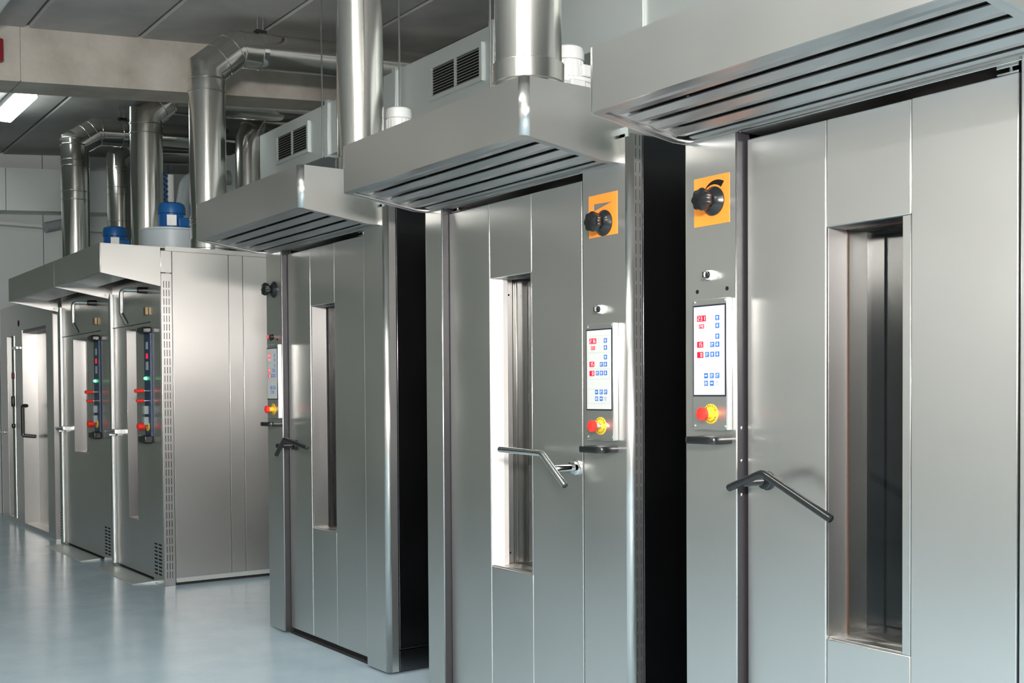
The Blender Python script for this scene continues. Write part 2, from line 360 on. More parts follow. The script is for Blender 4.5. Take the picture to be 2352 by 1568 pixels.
def control_box(parent, x0, x1, zt, digits):
    zb = zt-0.371; yf = -0.022
    cb = box('control_panel', x0, x1, yf, 0.0, zb, zt, 'steel', parent, r=0.0025, seg=2)
    for sx in (x0+0.007, x1-0.007):
        for sz in (zb+0.011, zt-0.008):
            lathe('screw', (sx, yf, sz), (0, -1, 0), [(0, 0.0036), (0.0015, 0.0034), (0.0026, 0.0018)], 'chrome', cb, 12)
    fx0, fx1, ft, fb = x0+0.002, x1-0.002, zt-0.017, zt-0.276
    yb = yf-0.0022
    bm = bmesh.new(); a_box(bm, fx0, fx1, yb, yf, fb, ft, 0.002, 2); finish('display_frame', bm, 'frame_black', cb)
    m0, m1, mt, mb = fx0+0.0045, fx1-0.0045, ft-0.0045, fb+0.0045
    y1 = yb-0.0006
    bm = bmesh.new(); a_box(bm, m0, m1, y1, yb, mb, mt); finish('membrane', bm, 'membrane', cb)
    W, H = m1-m0, mt-mb
    U = lambda u: m0+u*W
    V = lambda v: mt-v*H
    bm = bmesh.new(); t = 0.0004
    for va, vb in ((0.07, 0.28), (0.292, 0.485), (0.50, 0.62), (0.745, 0.93)):
        for z in (V(va), V(vb)): a_box(bm, U(0.06), U(0.93), y1-0.0002, y1, z-t, z+t)
        for x in (U(0.06), U(0.93)): a_box(bm, x-t, x+t, y1-0.0002, y1, V(vb), V(va))
    a_box(bm, U(0.48), U(0.495), y1-0.0002, y1, V(0.165), V(0.10)); a_box(bm, U(0.16), U(0.38), y1-0.0002, y1, V(0.182), V(0.178)); a_box(bm, U(0.19), U(0.33), y1-0.0002, y1, V(0.262), V(0.258))
    a_box(bm, U(0.18), U(0.25), y1-0.0002, y1, V(0.474), V(0.47)); a_box(bm, U(0.18), U(0.25), y1-0.0002, y1, V(0.594), V(0.59))
    finish('print_lines', bm, 'membrane_line', cb)
    y2 = y1-0.0008
    for (ua, ub, va, vb), txt in zip(((0.115, 0.40, 0.100, 0.167), (0.175, 0.345, 0.200, 0.246), (0.115, 0.315, 0.395, 0.462), (0.115, 0.315, 0.512, 0.579)), digits):
        box('led_display', U(ua), U(ub), y2, y1, V(vb), V(va), 'led_red', cb)
        bm = bmesh.new(); n = len(txt); w_ = (U(ub)-U(ua))/(n+0.4); h = V(va)-V(vb)
        for i, ch in enumerate(txt):
            if ch != ' ': seven_seg(bm, ch, U(ua)+w_*(i+0.38), V(vb)+h*0.17, w_*0.62, h*0.66, y2-0.0005)
        finish('digits', bm, 'led_digit', cb)
    keys = [(0.715, 0.107, 'u'), (0.715, 0.195, 'd'), (0.715, 0.315, 'u'), (0.715, 0.405, 'd'), (0.55, 0.405, 'c'), (0.38, 0.515, 'c'), (0.55, 0.515, 'u'), (0.715, 0.515, 'd'),
            (0.345, 0.755, 's'), (0.535, 0.755, 'c'), (0.715, 0.755, 'c'), (0.345, 0.84, 'r'), (0.535, 0.84, 's'), (0.715, 0.84, 'p')]
    for u, v, kd in keys:
        xa, xb, za, zb_ = U(u), U(u+0.122), V(v+0.057), V(v)
        box('key', xa, xb, y2, y1, za, zb_, 'grey_key' if kd == 'p' else 'blue_key', cb)
        bm = bmesh.new(); ys = y2-0.0005; cx, czz = (xa+xb)/2, (za+zb_)/2; w_ = xb-xa; h = zb_-za
        if kd in 'ud': arrow(bm, xa, xb, za, zb_, ys, kd == 'u')
        elif kd in 'cp':
            for k in range(14):
                t0, t1 = 2*PI*k/16, 2*PI*(k+1)/16; ro, ri = w_*0.32, w_*0.22
                a_prism(bm, [(cx+ro*math.cos(t0), czz+ro*math.sin(t0)), (cx+ro*math.cos(t1), czz+ro*math.sin(t1)), (cx+ri*math.cos(t1), czz+ri*math.sin(t1)), (cx+ri*math.cos(t0), czz+ri*math.sin(t0))], 'y', ys, y2)
            a_box(bm, cx-w_*0.05, cx+w_*0.05, ys, y2, czz, czz+h*0.2)
        elif kd == 's': a_box(bm, cx-w_*0.3, cx+w_*0.3, ys, y2, czz-h*0.12, czz+h*0.16)
        else:
            for dx in (-0.24, 0.0, 0.24): a_box(bm, cx+w_*(dx-0.05), cx+w_*(dx+0.05), ys, y2, za+h*0.2, zb_-h*0.2)
        finish('symbol', bm, 'membrane_line' if kd == 'p' else 'white_print', cb)
    # emergency stop
    ex, ez = x0+(x1-x0)*0.53, zt-0.325
    es = lathe('emergency_stop', (ex, yf, ez), (0, -1, 0), [(0, 0.028), (0.0014, 0.028), (0.002, 0.0272)], 'stop_yellow', parent, 40)
    bm = bmesh.new(); ring_text(bm, 'ARRESTO', (ex, ez), 0.0225, 150, 30, 0.0088, yf-0.0026, False); ring_text(bm, 'EMERGENZA', (ex, ez), 0.0225, 205, 335, 0.0088, yf-0.0026, True)
    finish('lettering', bm, 'black_matt', es)
    lathe('stem', (ex, yf-0.002, ez), (0, -1, 0), [(0, 0.0125), (0.016, 0.0115), (0.024, 0.012)], 'stop_yellow' if digits[0] == '231' else 'chrome', es, 24)
    lathe('mushroom', (ex, yf-0.024, ez), (0, -1, 0), [(0, 0.013), (0.004, 0.0185), (0.012, 0.0195), (0.016, 0.018), (0.0185, 0.013), (0.0195, 0.004)], 'stop_red', es, 32)
    return cb
def knob(parent, x, z, flange_y=0.0):
    kb = lathe('damper_knob', (x, flange_y, z), (0, -1, 0), [(0, 0.041), (0.004, 0.041), (0.012, 0.033), (0.022, 0.021), (0.024, 0.014), (0.034, 0.014)], 'black_plastic', parent, 40)
    lathe('grip', (x, flange_y-0.03, z), (0, -1, 0), [(0, 0.02), (0.003, 0.027), (0.022, 0.031), (0.028, 0.029), (0.031, 0.022), (0.032, 0.005)], 'black_plastic', kb, 56, 7, 0.07)
    return kb
def rotary(parent, x, z, colour='switch_white'):
    s = lathe('selector_switch', (x, 0.0, z), (0, -1, 0), [(0, 0.0145), (0.004, 0.0145), (0.0045, 0.012), (0.006, 0.012), (0.0065, 0.0135), (0.014, 0.013), (0.015, 0.0115), (0.016, 0.004)], colour, parent, 32)
    lathe('dial', (x, -0.0155, z), (0, -1, 0), [(0, 0.0105), (0.006, 0.009), (0.008, 0.006)], 'black_plastic', s, 24)
    box('pointer', x-0.0028, x+0.0028, -0.034, -0.02, z-0.008, z+0.008, 'black_plastic' if colour == 'switch_white' else 'stop_red', s, r=0.0012, seg=2)
def u_handle(parent, xr, z):
    xl = xr-0.105; pts = [(xl, 0.0, z), (xl, -0.062, z), (xr, -0.062, z), (xr, 0.0, z)]
    p = fillet(pts, 0.016, 6)
    bm = bmesh.new(); rings = []
    n = len(p)
    for k, q in enumerate(p):
        d = (p[min(k+1, n-1)]-p[max(k-1, 0)]).normalized(); s = d.cross(Vector((0, 0, 1))).normalized()
        prof = [(-0.008, -0.010), (0.008, -0.010), (0.010, -0.006), (0.010, 0.006), (0.008, 0.010), (-0.008, 0.010), (-0.010, 0.006), (-0.010, -0.006)]
        rings.append([bm.verts.new(q+s*a+Vector((0, 0, b))) for a, b in prof])
    for A, B in zip(rings, rings[1:]):
        for i in range(8): bm.faces.new((A[i], A[(i+1) % 8], B[(i+1) % 8], B[i]))
    bm.faces.new(rings[0]); bm.faces.new(rings[-1][::-1])
    finish('bracket_handle', bm, 'black_plastic', parent, 40)

def oven(label, xl, xr, ctrl_left, c_in, s_in, d0, d1, sm1, win_r, sm2, hx0, hx1, tz, digits, sign, knob_x, sw, box_x, holes):
    """xl..xr body; c_in / s_in inner edges of control and plain column; door d0..d1; seams; window sm1..win_r"""
    o = thing('rack_oven', label, 'oven', ((xl+xr)/2, 0.7, 0.0), 'stainless rack ovens in the row')
    cl0, cl1 = xl, (c_in if ctrl_left else s_in); cr0, cr1 = (s_in if ctrl_left else c_in), xr
    zt = 2.0
    # columns with a rounded outer front edge, then the side skins behind them
    for nm, a, b, outer in ((('control_column' if ctrl_left else 'frame_column'), cl0, cl1, -1), (('frame_column' if ctrl_left else 'control_column'), cr0, cr1, 1)):
        R = 0.02 if outer == 1 else 0.006; yb = 0.052; pts = []
        ri = 0.003
        arc = lambda cx, cy, r, t0, t1, n=6: [(cx+r*math.cos(t0+(t1-t0)*k/n), cy+r*math.sin(t0+(t1-t0)*k/n)) for k in range(n+1)]
        RL, RR = (ri, R) if outer == 1 else (R, ri)
        pts = arc(a+RL, RL, RL, PI, 1.5*PI)+arc(b-RR, RR, RR, 1.5*PI, 2*PI)+[(b, yb), (a, yb)]
        bm = bmesh.new(); a_prism(bm, pts, 'z', 0.012, zt)
        for f in bm.faces:
            f.smooth = min((f.verts[i].co.xy-f.verts[i-1].co.xy).length for i in range(len(f.verts)) if abs(f.verts[i].co.z-f.verts[i-1].co.z) < 1e-6) < 0.008 and len(f.verts) == 4
        finish(nm, bm, 'steel', o)
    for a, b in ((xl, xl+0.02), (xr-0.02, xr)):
        box('side_panel', a, b, 0.056, 1.5, 0.105, zt, 'shaded_side' if a > xl else 'steel_side', o, r=0.003)  # right skins coloured dark to stand in for shade in the gaps
        box('base_panel', a, b, 0.056, 1.5, 0.012, 0.1, 'shaded_side' if a > xl else 'steel_side', o, r=0.002)
    if not ctrl_left:   # vent slots in the right return of this control column
        bm = bmesh.new()
        for yy in (0.026, 0.043):
            z = 0.2
            while z < 1.98: a_box(bm, xr-0.001, xr+0.0004, yy-0.0008, yy+0.0008, z, z+0.032); z += 0.042
        s = finish('vent_slots', bm, 'black_matt', o); s['kind'] = 'stuff'
    box('roof', xl+0.005, xr-0.005, 0.0, 1.5, zt-0.01, zt+0.02, 'galvanised', o); box('upper_casing', hx0+0.01, hx1-0.005, 0.001, 0.9, zt+0.0205, 2.129, 'galvanised', o)
    box('back_panel', xl+0.01, xr-0.01, 1.48, 1.5, 0.012, zt-0.01, 'galvanised', o)
    box('liner', cl1-0.02, cr0+0.02, 0.25, 0.27, 0.012, zt-0.01, 'dark_steel', o)
    box('door_header', cl1+0.0005, cr0-0.0005, 0.02, 0.25, 1.918, zt-0.012, 'steel', o, r=0.002)
    bm = bmesh.new()
    for k in range(9): x = cl1+0.06+(cr0-cl1-0.12)*k/8; a_lathe(bm, (x, 0.0205, 1.935), (0, -1, 0), [(0, 0.003), (0.002, 0.0026)], 10)
    finish('rivets', bm, 'chrome', o)['kind'] = 'stuff'
    box('jamb_strip', cl1-0.0005, cl1+0.0012, 0.004, 0.05, 0.013, 1.9175, 'dark_strip', o)  # dark cover added to keep bright reflections off the column return
    box('threshold', cl1, cr0, 0.03, 0.13, 0.0, 0.012, 'rubber', o)
    # door: slab with a window opening, skins, glass
    zs, zh, zb, zd = 0.556, 1.622, 0.03, 1.898
    bm = bmesh.new()
    a_box(bm, d0+0.002, sm1, 0.044, 0.235, zb+0.002, zd-0.002); a_box(bm, win_r, d1-0.002, 0.044, 0.235, zb+0.002, zd-0.002)
    a_box(bm, sm1, win_r, 0.044, 0.235, zb+0.002, zs); a_box(bm, sm1, win_r, 0.044, 0.235, zh, zd-0.002)
    door = finish('door', bm, 'jamb', o)
    rb = 0.0035
    box('door_skin', d0, sm1, DY, 0.045, zb, zd, 'steel', door, r=rb)
    box('door_skin', sm2+0.001, d1, DY, 0.045, zb, zd, 'steel', door, r=rb)
    box('door_skin', sm1+0.001, sm2, DY+0.001, 0.045, zh, zd, 'steel', door, r=rb)
    box('door_skin', sm1+0.001, sm2, DY+0.001, 0.045, zb, zs, 'steel', door, r=rb)
    if sm2-win_r > 0.005: box('window_trim', win_r, sm2, DY+0.001, 0.045, zs+0.0005, zh-0.0005, 'steel', door, r=0.001, seg=1)
    gy = 0.122 if ctrl_left else 0.135
    box('window_glass', sm1+0.0005, win_r-0.0005, gy, gy+0.005, zs, zh, 'clear_pane', door)
    box('inner_glass', sm1+0.0005, win_r-0.0005, 0.20, 0.206, zs, zh, 'oven_glass', door)
    bm = bmesh.new(); t = 0.004
    a_box(bm, sm1, sm1+t, gy-0.005, gy, zs, zh); a_box(bm, win_r-t, win_r, gy-0.005, gy, zs, zh); a_box(bm, sm1, win_r, gy-0.005, gy, zh-t, zh)
    finish('window_seal', bm, 'rust_seal' if xl > -2.5 else 'rubber', door)
    box('window_sill', sm1, win_r, 0.044, gy-0.004, zs, zs+0.004, 'jamb', door, r=0.001, seg=1)
    if not ctrl_left: prism('window_splay', [(sm1+0.0005, DY+0.003), (sm1+0.028, 0.074), (sm1+0.028, 0.094), (sm1+0.0005, 0.094)], 'z', zs+0.004, zh-0.0005, 'off_white', door)
    if not ctrl_left:   # inner steel guide with screw holes
        box('window_guide', sm1+0.0005, sm1+0.010, 0.095, gy-0.006, zs+0.004, zh, 'jamb', door, r=0.002); box('window_guide', sm1+0.0005, sm1+0.010, gy+0.012, 0.199, zs+0.004, zh, 'jamb', door, r=0.002)
        for z in (1.565, 0.60): cyl('screw_hole', (sm1+0.0095, 0.112, z), (sm1+0.0106, 0.112, z), 0.004, 'black_matt', door, 12)
    # door seal gap under the door
    box('bottom_seal', d0+0.01, d1-0.01, 0.05, 0.12, 0.012, zb+0.003, 'rubber', o)
    # hinge on the far side of the handle
    hx = (d1-0.025) if ctrl_left else (d0+0.045)
    hg = box('hinge', hx-0.03, hx+0.022, 0.036, 0.06, zd+0.001, zd+0.006, 'chrome', o, r=0.001, seg=1)
    cyl('hinge_pin', (hx, 0.045, zd+0.004), (hx, 0.045, zd+0.02), 0.005, 'chrome', hg, 16)
    box('hinge_leaf', hx-0.03, hx+0.022, 0.036, 0.06, zd+0.0155, zd+0.0195, 'chrome', hg)
    hood(o, hx0, hx1)
    control_box(o, box_x[0], box_x[1], tz, digits)
    u_handle(o, box_x[1]-0.012, tz-0.399)
    if sign:
        sx0, sx1, sz0, sz1 = sign[:4]; y0 = -0.0012
        if sign[4] == 'arc':
            sg = box('damper_sign', sx0, sx1, y0, 0.0, sz0, sz1, 'orange', o)
            bm = bmesh.new(); c = (knob_x[0]-0.002, knob_x[1])
            for k in range(16):
                def rad(t): return (0.047, 0.047+0.019*(1-abs(k-0)/16.0))
                t0, t1 = math.radians(50+90*k/16), math.radians(50+90*(k+1)/16); ri = 0.047; ro0, ro1 = ri+0.019*(1-k/16), ri+0.019*(1-(k+1)/16)
                a_prism(bm, [(c[0]+ri*math.cos(t0), c[1]+ri*math.sin(t0)), (c[0]+ro0*math.cos(t0), c[1]+ro0*math.sin(t0)), (c[0]+ro1*math.cos(t1), c[1]+ro1*math.sin(t1)), (c[0]+ri*math.cos(t1), c[1]+ri*math.sin(t1))], 'y', y0-0.0006, y0)
            finish('symbol', bm, 'black_matt', sg)
        else:   # steel shows through a wedge-shaped cut-out
            a, b, c, d = sx0, sx1, sz0, sz1; p, q, s = (a+0.023, d-0.027), (b-0.025, d-0.031), (a+0.023, d-0.051)
            bm = bmesh.new()
            P = [bm.verts.new((x, yy, z)) for yy in (y0, 0.0) for x, z in ((a, c), (b, c), (b, d), (a, d), p, q, s)]
            for base, fl in ((0, 1), (7, -1)):
                for f in ((0, 1, 5, 6), (1, 2, 5), (2, 3, 4, 5), (3, 0, 6, 4)): bm.faces.new([P[base+i] for i in f][::fl])
            for i, j in ((0, 1), (1, 2), (2, 3), (3, 0), (4, 5), (5, 6), (6, 4)): bm.faces.new((P[i], P[j], P[7+j], P[7+i]))
            finish('damper_sign', bm, 'orange', o)
    knob(o, knob_x[0], knob_x[1], -0.001)
    rotary(o, sw[0], sw[1], 'switch_white' if sw[2] else 'black_plastic')
    for hx_, hz in holes: cyl('plug', (hx_, -0.0008, hz), (hx_, 0.001, hz), 0.006, 'black_matt', o, 16)
    return o, door

o1, d1_ = oven('nearest large stainless rack oven, orange sign with black arc beside its black knob', -2.412, -1.215, True, -2.209, -1.375, -2.200, -1.399, -1.927, -1.697, -1.674, -2.405, -1.235, 1.462,
               ('231', '240', '15', ' 0'), (-2.372, -2.234, 1.672, 1.81, 'arc'), (-2.294, 1.738), (-2.305, 1.53, True), (-2.357, -2.224), [(-2.361, 1.487), (-2.244, 1.488)])
lever(d1_, [(-2.17, -0.07, 0.938), (-2.05, -0.07, 0.985), (-1.829, -0.07, 0.883)], (-2.143+0.02, 0.955), 'black_plastic')
for z in (1.098, 1.006, 0.912): lathe('jamb_bolt', (-2.209, 0.018, z), (1, 0, 0), [(0, 0.005), (0.002, 0.0048), (0.003, 0.002)], 'chrome', o1, 12)
o2, d2_ = oven('middle stainless rack oven with controls on its right, orange sign with wedge cut-out', -3.882, -2.655, False, -2.886, -3.757, -3.754, -2.931, -3.476, -3.222, -3.215, -3.873, -2.70, 1.418,
               ('216', '231', '15', ' 0'), (-2.852, -2.712, 1.696, 1.83, 'wedge'), (-2.776, 1.737), (-2.789, 1.464, True), (-2.843, -2.71), [])
lever(d2_, [(-3.266, -0.07, 1.002), (-3.02, -0.07, 0.998), (-2.896, -0.07, 0.898)], (-2.965, 0.95), 'chrome', True)
o3, d3_ = oven('farthest of the three rack ovens, black knob without orange sign, beside the slotted cabinet', -5.465, -4.212, True, -5.275, -4.402, -5.270, -4.462, -5.016, -4.762, -4.757, -5.457, -4.25, 1.45,
               ('231', '231', '15', ' 0'), None, (-5.361, 1.727), (-5.385, 1.49, False), (-5.410, -5.277), [(-5.41, 1.475), (-5.33, 1.475)])
lever(d3_, [(-5.196, -0.07, 0.904), (-5.098, -0.07, 0.985), (-4.848, -0.07, 0.951)], (-5.19, 0.948), 'black_plastic')

# ------------------------------------------------------------------ proving cabinets
def slots(parent, x, y0, z0, z1, m='black_matt'):
    bm = bmesh.new(); z = z0
    while z < z1:
        for k in range(3): yy = y0+0.018+0.0165*k; a_box(bm, x-0.001, x+0.0006, yy-0.0018, yy+0.0018, z, z+0.042)
        z += 0.0535
    s = finish('vent_slots', bm, m, parent); s['kind'] = 'stuff'
def front_slots(parent, x0, x1, y, z0, z1):
    bm = bmesh.new(); z = z0
    while z < z1:
        xm = (x0+x1)/2; a_box(bm, x0, xm-0.012, y-0.0006, y+0.001, z, z+0.010); a_box(bm, xm+0.012, x1, y-0.0006, y+0.001, z, z+0.010); z += 0.0235
    s = finish('front_vent_slots', bm, 'black_matt', parent); s['kind'] = 'stuff'
def navy_strip(p, x0, x1, z0, z1, y):
    st = box('control_strip', x0, x1, y-0.015, y, z0, z1, 'navy_panel', p, r=0.003, seg=2)
    for nm, za, zb in (('end_guard', z1-0.01, z1+0.035), ('end_guard', z0-0.045, z0+0.01)):
        box(nm, x0-0.012, x1+0.004, y-0.06, y, za, zb, 'black_plastic', st, r=0.012, seg=3)
    xc = (x0+x1)/2; h = z1-z0; Z = lambda v: z1-v*h; yf = y-0.015
    box('display', xc-0.018, xc+0.018, yf-0.002, yf, Z(0.16), Z(0.09), 'fan_grey', st)
    box('led_display', xc-0.016, xc+0.016, yf-0.002, yf, Z(0.25), Z(0.20), 'led_red', st)
    box('display', xc-0.022, xc+0.022, yf-0.002, yf, Z(0.36), Z(0.28), 'fan_grey', st)
    lathe('indicator', (xc-0.012, yf, Z(0.44)), (0, -1, 0), [(0, 0.011), (0.012, 0.010), (0.018, 0.006)], 'led_green', st, 16)
    for v, l, r in ((0.56, 0.055, 0.013), (0.655, 0.045, 0.011)):
        cyl('knob_shaft', (xc, yf, Z(v)), (xc, yf-0.03, Z(v)), 0.006, 'chrome', st, 12); lathe('selector_knob', (xc, yf-0.025, Z(v)), (0, -1, 0), [(0, r), (l, r*0.9), (l+0.004, r*0.5)], 'stop_red', st, 16)
    for v in (0.74, 0.845):
        box('timer', xc-0.024, xc+0.024, yf-0.03, yf, Z(v+0.045), Z(v-0.035), 'hose_grey', st, r=0.004, seg=2)
    cyl('small_knob', (xc, yf-0.03, Z(0.885)), (xc, yf-0.045, Z(0.885)), 0.009, 'stop_red', st, 12)
    ez = Z(1.0)+0.065
    es = lathe('stop_disc', (xc, yf, ez), (0, -1, 0), [(0, 0.032), (0.004, 0.031)], 'stop_yellow', st, 24)
    lathe('stop_button', (xc, yf-0.02, ez), (0, -1, 0), [(0, 0.018), (0.008, 0.023), (0.045, 0.022), (0.05, 0.012)], 'stop_red', st, 24)
def canopy(p, x0, x1, side_right):
    zt, yf = 2.122, -0.398
    zf, zr = 1.943, 1.872
    t = 0.006
    cn = box('canopy', x0, x1, yf, yf+t, zf, zt, 'steel', p, r=0.002, seg=2)
    box('canopy_top', x0, x1, yf+t, 0.0, zt-t, zt, 'steel', cn)
    for nm, a in (('canopy_side', x0), ('canopy_side', x1-t)):
        prism(nm, [(yf+t, zf), (-0.031, zr+0.005), (-0.031, zt-t), (yf+t, zt-t)], 'x', a, a+t, 'steel_side', cn)
    box('canopy_flange', x0+t, x1-t, yf+t, yf+0.028, zf, zf+0.004, 'louver_steel', cn)
    # sloping inner collector plate
    prism('collector_plate', [(yf+0.028, zf+0.05), (-0.10, zr+0.09), (-0.10, zr+0.094), (yf+0.028, zf+0.055)], 'x', x0+t, x1-t, 'louver_steel', cn)
    bm = bmesh.new()
    for z in (zr+0.03, zr+0.08): a_lathe(bm, (x0+t, -0.06, z), (1, 0, 0), [(0, 0.006), (0.01, 0.005)], 10)
    finish('canopy_bolts', bm, 'chrome', cn)
def proofer(label, xl, xr, win, strip, rod, latch_z, right_side):
    p = thing('proving_cabinet', label, 'cabinet', ((xl+xr)/2, 0.6, 0.0), 'steel proving cabinets')
    y0 = -0.03
    rx0, rx1 = rod-0.012, rod+0.012
    # front: left post, door, right post, header
    box('left_post', xl, rx0-0.012, y0, 0.05, 0.0, 1.89, 'steel', p, r=0.003)
    box('right_post', xr-0.215, xr-0.0205, y0, 0.04, 0.0, 1.955, 'steel', p, r=0.003)
    box('header', rx0-0.011, xr-0.2155, y0+0.002, 0.05, 1.668, 1.955, 'steel', p, r=0.002, seg=2)
    zs, zh = win[2], win[3]; wx0, wx1 = win[0], win[1]; dx0, dx1 = rx0-0.006, xr-0.216
    bm = bmesh.new()
    for a, b, c, d in ((dx0, wx0, 0.03, 1.664), (wx1, dx1, 0.03, 1.664), (wx0, wx1, 0.03, zs), (wx0, wx1, zh, 1.664)): a_box(bm, a, b, y0+0.004, 0.09, c, d)
    dr = finish('door', bm, 'steel', p)
    box('window_glass', wx0, wx1, win[4], win[4]+0.006, zs, zh, 'oven_glass', dr)
    box('window_jamb', wx0, wx0+0.004, y0+0.003, win[4], zs, zh, 'jamb_dull', dr, r=0.0015, seg=1)
    box('window_sill', wx0, wx1, y0+0.003, win[4], zs, zs+0.006, 'jamb', dr)
    box('door_gap', rx0-0.006, xr-0.216, y0+0.03, 0.05, 0.002, 0.03, 'rubber', p)
    cyl('door_edge', (rod, y0-0.012, 0.03), (rod, y0-0.012, 1.90), 0.019, 'chrome', p, 20)
    # latch bar
    lt = tube('latch', fillet([(rod-0.05, y0-0.05, latch_z), (rod+0.02, y0-0.055, latch_z-0.006), (rod+0.17, y0-0.045, latch_z+0.005)], 0.02), 0.012, 'chrome', dr, 12)
    box('latch_block', rod-0.018, rod+0.03, y0-0.05, y0, latch_z-0.03, latch_z+0.012, 'chrome', lt, r=0.004, seg=2)
    box('latch_plate', rod+0.07, rod+0.15, y0-0.045, y0+0.006, latch_z-0.016, latch_z+0.02, 'chrome', lt, r=0.004, seg=2)
    navy_strip(p, strip[0], strip[1], strip[2], strip[3], y0)
    # bent steam pipe above the strip
    sx = strip[0]-0.02
    pp = tube('steam_pipe', fillet([(sx+0.05, y0, 1.872), (sx+0.02, y0-0.155, 1.872), (sx+0.02, y0-0.155, 1.72), (sx+0.055, y0-0.13, 1.65)], 0.03, 6), 0.014, 'chrome', p, 14)
    lathe('flange', (sx+0.05, y0, 1.872), (0, -1, 0), [(0, 0.022), (0.06, 0.02), (0.065, 0.014)], 'dark_steel', pp, 20)
    box('door_switch', strip[0]+0.01, strip[0]+0.055, y0-0.02, y0, 1.715, 1.765, 'brass', p, r=0.002, seg=1)
    # body
    box('top', xl, xr, 0.0, 1.4, 2.10, 2.128, 'steel_side', p)
    box('upper_front', xl, xr-0.002, 0.0, 0.03, 1.955, 2.10, 'steel', p)
    if right_side:
        sc = box('slotted_corner', xr-0.02, xr, y0, 0.04, 0.0, 1.96, 'steel_side', p, r=0.002, seg=2); slots(sc, xr, y0, 0.05, 1.92)
        box('corner_panel', xr-0.02, xr, y0, 0.04, 1.963, 2.10, 'steel_side', p, r=0.002, seg=2)
        for a, b in ((0.043, 0.409), (0.411, 0.506), (0.508, 1.4)): box('side_panel', xr-0.02, xr-0.002, a, b, 0.035, 2.10, 'steel_side', p, r=0.002, seg=2)
        prism('side_skirt', [(xr-0.022, 0.02), (xr+0.012, 0.02), (xr-0.0015, 0.045), (xr-0.022, 0.045)], 'y', 0.043, 1.4, 'galvanised', p)
        box('plinth', xr-0.06, xr-0.01, 0.0, 1.4, 0.0, 0.02, 'rubber', p)
    else:
        box('side_panel', xr-0.02, xr, y0, 1.4, 0.0, 2.10, 'steel_side', p)
    box('side_panel', xl, xl+0.02, 0.051, 1.4, 0.0, 2.10, 'steel_side', p)
    box('back_panel', xl, xr-0.002, 1.38, 1.4, 0.0, 2.10, 'galvanised', p)
    front_slots(p, xr-0.19, xr-0.05, y0, 0.06, 0.26); front_slots(p, xl+0.01, xl+0.09, y0, 0.06, 0.26)
    canopy(p, xl+0.02 if not right_side else xl, xr, right_side)
    return p
proofer('steel cabinet with tall slotted corner and navy control strip, next to the rack ovens', -8.150, -7.03, (-7.775, -7.56, 0.37, 1.64, 0.12), (-7.335, -7.215, 0.935, 1.60), -8.06, 0.948, True)
proofer('steel cabinet with short window and navy control strip, second from the rack ovens', -9.62, -8.153, (-9.16, -8.775, 0.76, 1.635, 0.07), (-8.515, -8.385, 0.93, 1.60), -9.46, 0.94, False)
# leftmost cabinet with recessed bay
lc = thing('cold_cabinet', 'leftmost steel cabinet with recessed bay, beside the far white wall', 'cabinet', (-10.9, 0.6, 0))
x0, x1 = -11.97, -9.91
bm = bmesh.new()
for a, b, c, d in ((x0, -11.70, 0.0, 2.05), (-11.36, -11.05, 0.0, 2.05), (-10.14, x1, 0.0, 2.05), (-11.70, -11.36, 0.0, 0.05), (-11.70, -11.36, 1.765, 2.05), (-11.05, -10.14, 1.80, 2.05), (-11.05, -10.14, 0.0, 0.035)): a_box(bm, a, b, 0.0, 0.30, c, d)
finish('front_panel', bm, 'steel', lc)
box('bay_side', -11.05, -11.045, 0.002, 0.13, 0.035, 1.80, 'jamb_dull', lc); box('bay_back', -11.05, -10.14, 0.13, 0.15, 0.035, 1.80, 'steel', lc)
box('bay_lintel', -11.05, -10.14, 0.004, 0.13, 1.775, 1.80, 'dark_steel', lc)
box('window_glass', -11.70, -11.36, 0.10, 0.106, 0.05, 1.765, 'oven_glass', lc)
box('window_jamb', -11.70, -11.694, 0.003, 0.10, 0.05, 1.765, 'jamb_dull', lc); cyl('window_bar', (-11.46, 0.02, 0.05), (-11.46, 0.02, 1.765), 0.028, 'chrome', lc, 16)
bar = tube('lever_handle', fillet([(-11.043, 0.03, 1.11), (-10.98, -0.02, 1.11), (-10.98, -0.02, 0.84), (-10.93, 0.08, 0.83)], 0.02), 0.016, 'dark_steel', lc, 12)
box('side_panel', x1-0.02, x1+0.001, 0.003, 1.4, 0.0, 2.05, 'steel_side', lc, r=0.002, seg=1)
box('side_panel', x0, x0+0.02, 0.30, 1.4, 0.0, 2.05, 'steel_side', lc); box('roof', x0, x1, 0.30, 1.4, 2.03, 2.05, 'galvanised', lc)
box('warning_light', -11.43, -11.38, -0.02, 0.0, 1.36, 1.42, 'dark_red', lc, r=0.005, seg=2)
box('selector', -11.42, -11.38, -0.03, 0.0, 1.10, 1.20, 'black_plastic', lc, r=0.01, seg=2); box('selector', -11.42, -11.38, -0.03, 0.0, 0.9, 0.94, 'black_plastic', lc, r=0.01, seg=2)
box('hinge', -11.33, -11.18, -0.03, 0.0, 1.63, 1.66, 'chrome', lc, r=0.006, seg=2)
box('latch', -11.93, -11.80, -0.025, 0.0, 0.84, 0.86, 'chrome', lc, r=0.006, seg=2)
cyl('plug', (-11.18, -0.002, 1.87), (-11.18, 0.004, 1.87), 0.03, 'black_matt', lc, 16)
# steel ramps in front of the proving cabinet doors
for (xa, xb), lb in (((-8.08, -7.22), 'flat steel ramp plate before the slotted cabinet, nearer the rack ovens'), ((-9.50, -8.47), 'flat steel ramp plate before the short-window cabinet')):
    bm = bmesh.new(); a_prism(bm, [(-0.175, 0.0005), (-0.03, 0.0005), (-0.03, 0.012), (-0.165, 0.004)], 'x', xa, xb); tag(finish('ramp_plate', bm, 'galvanised'), lb, 'ramp', 'steel floor ramp plates')

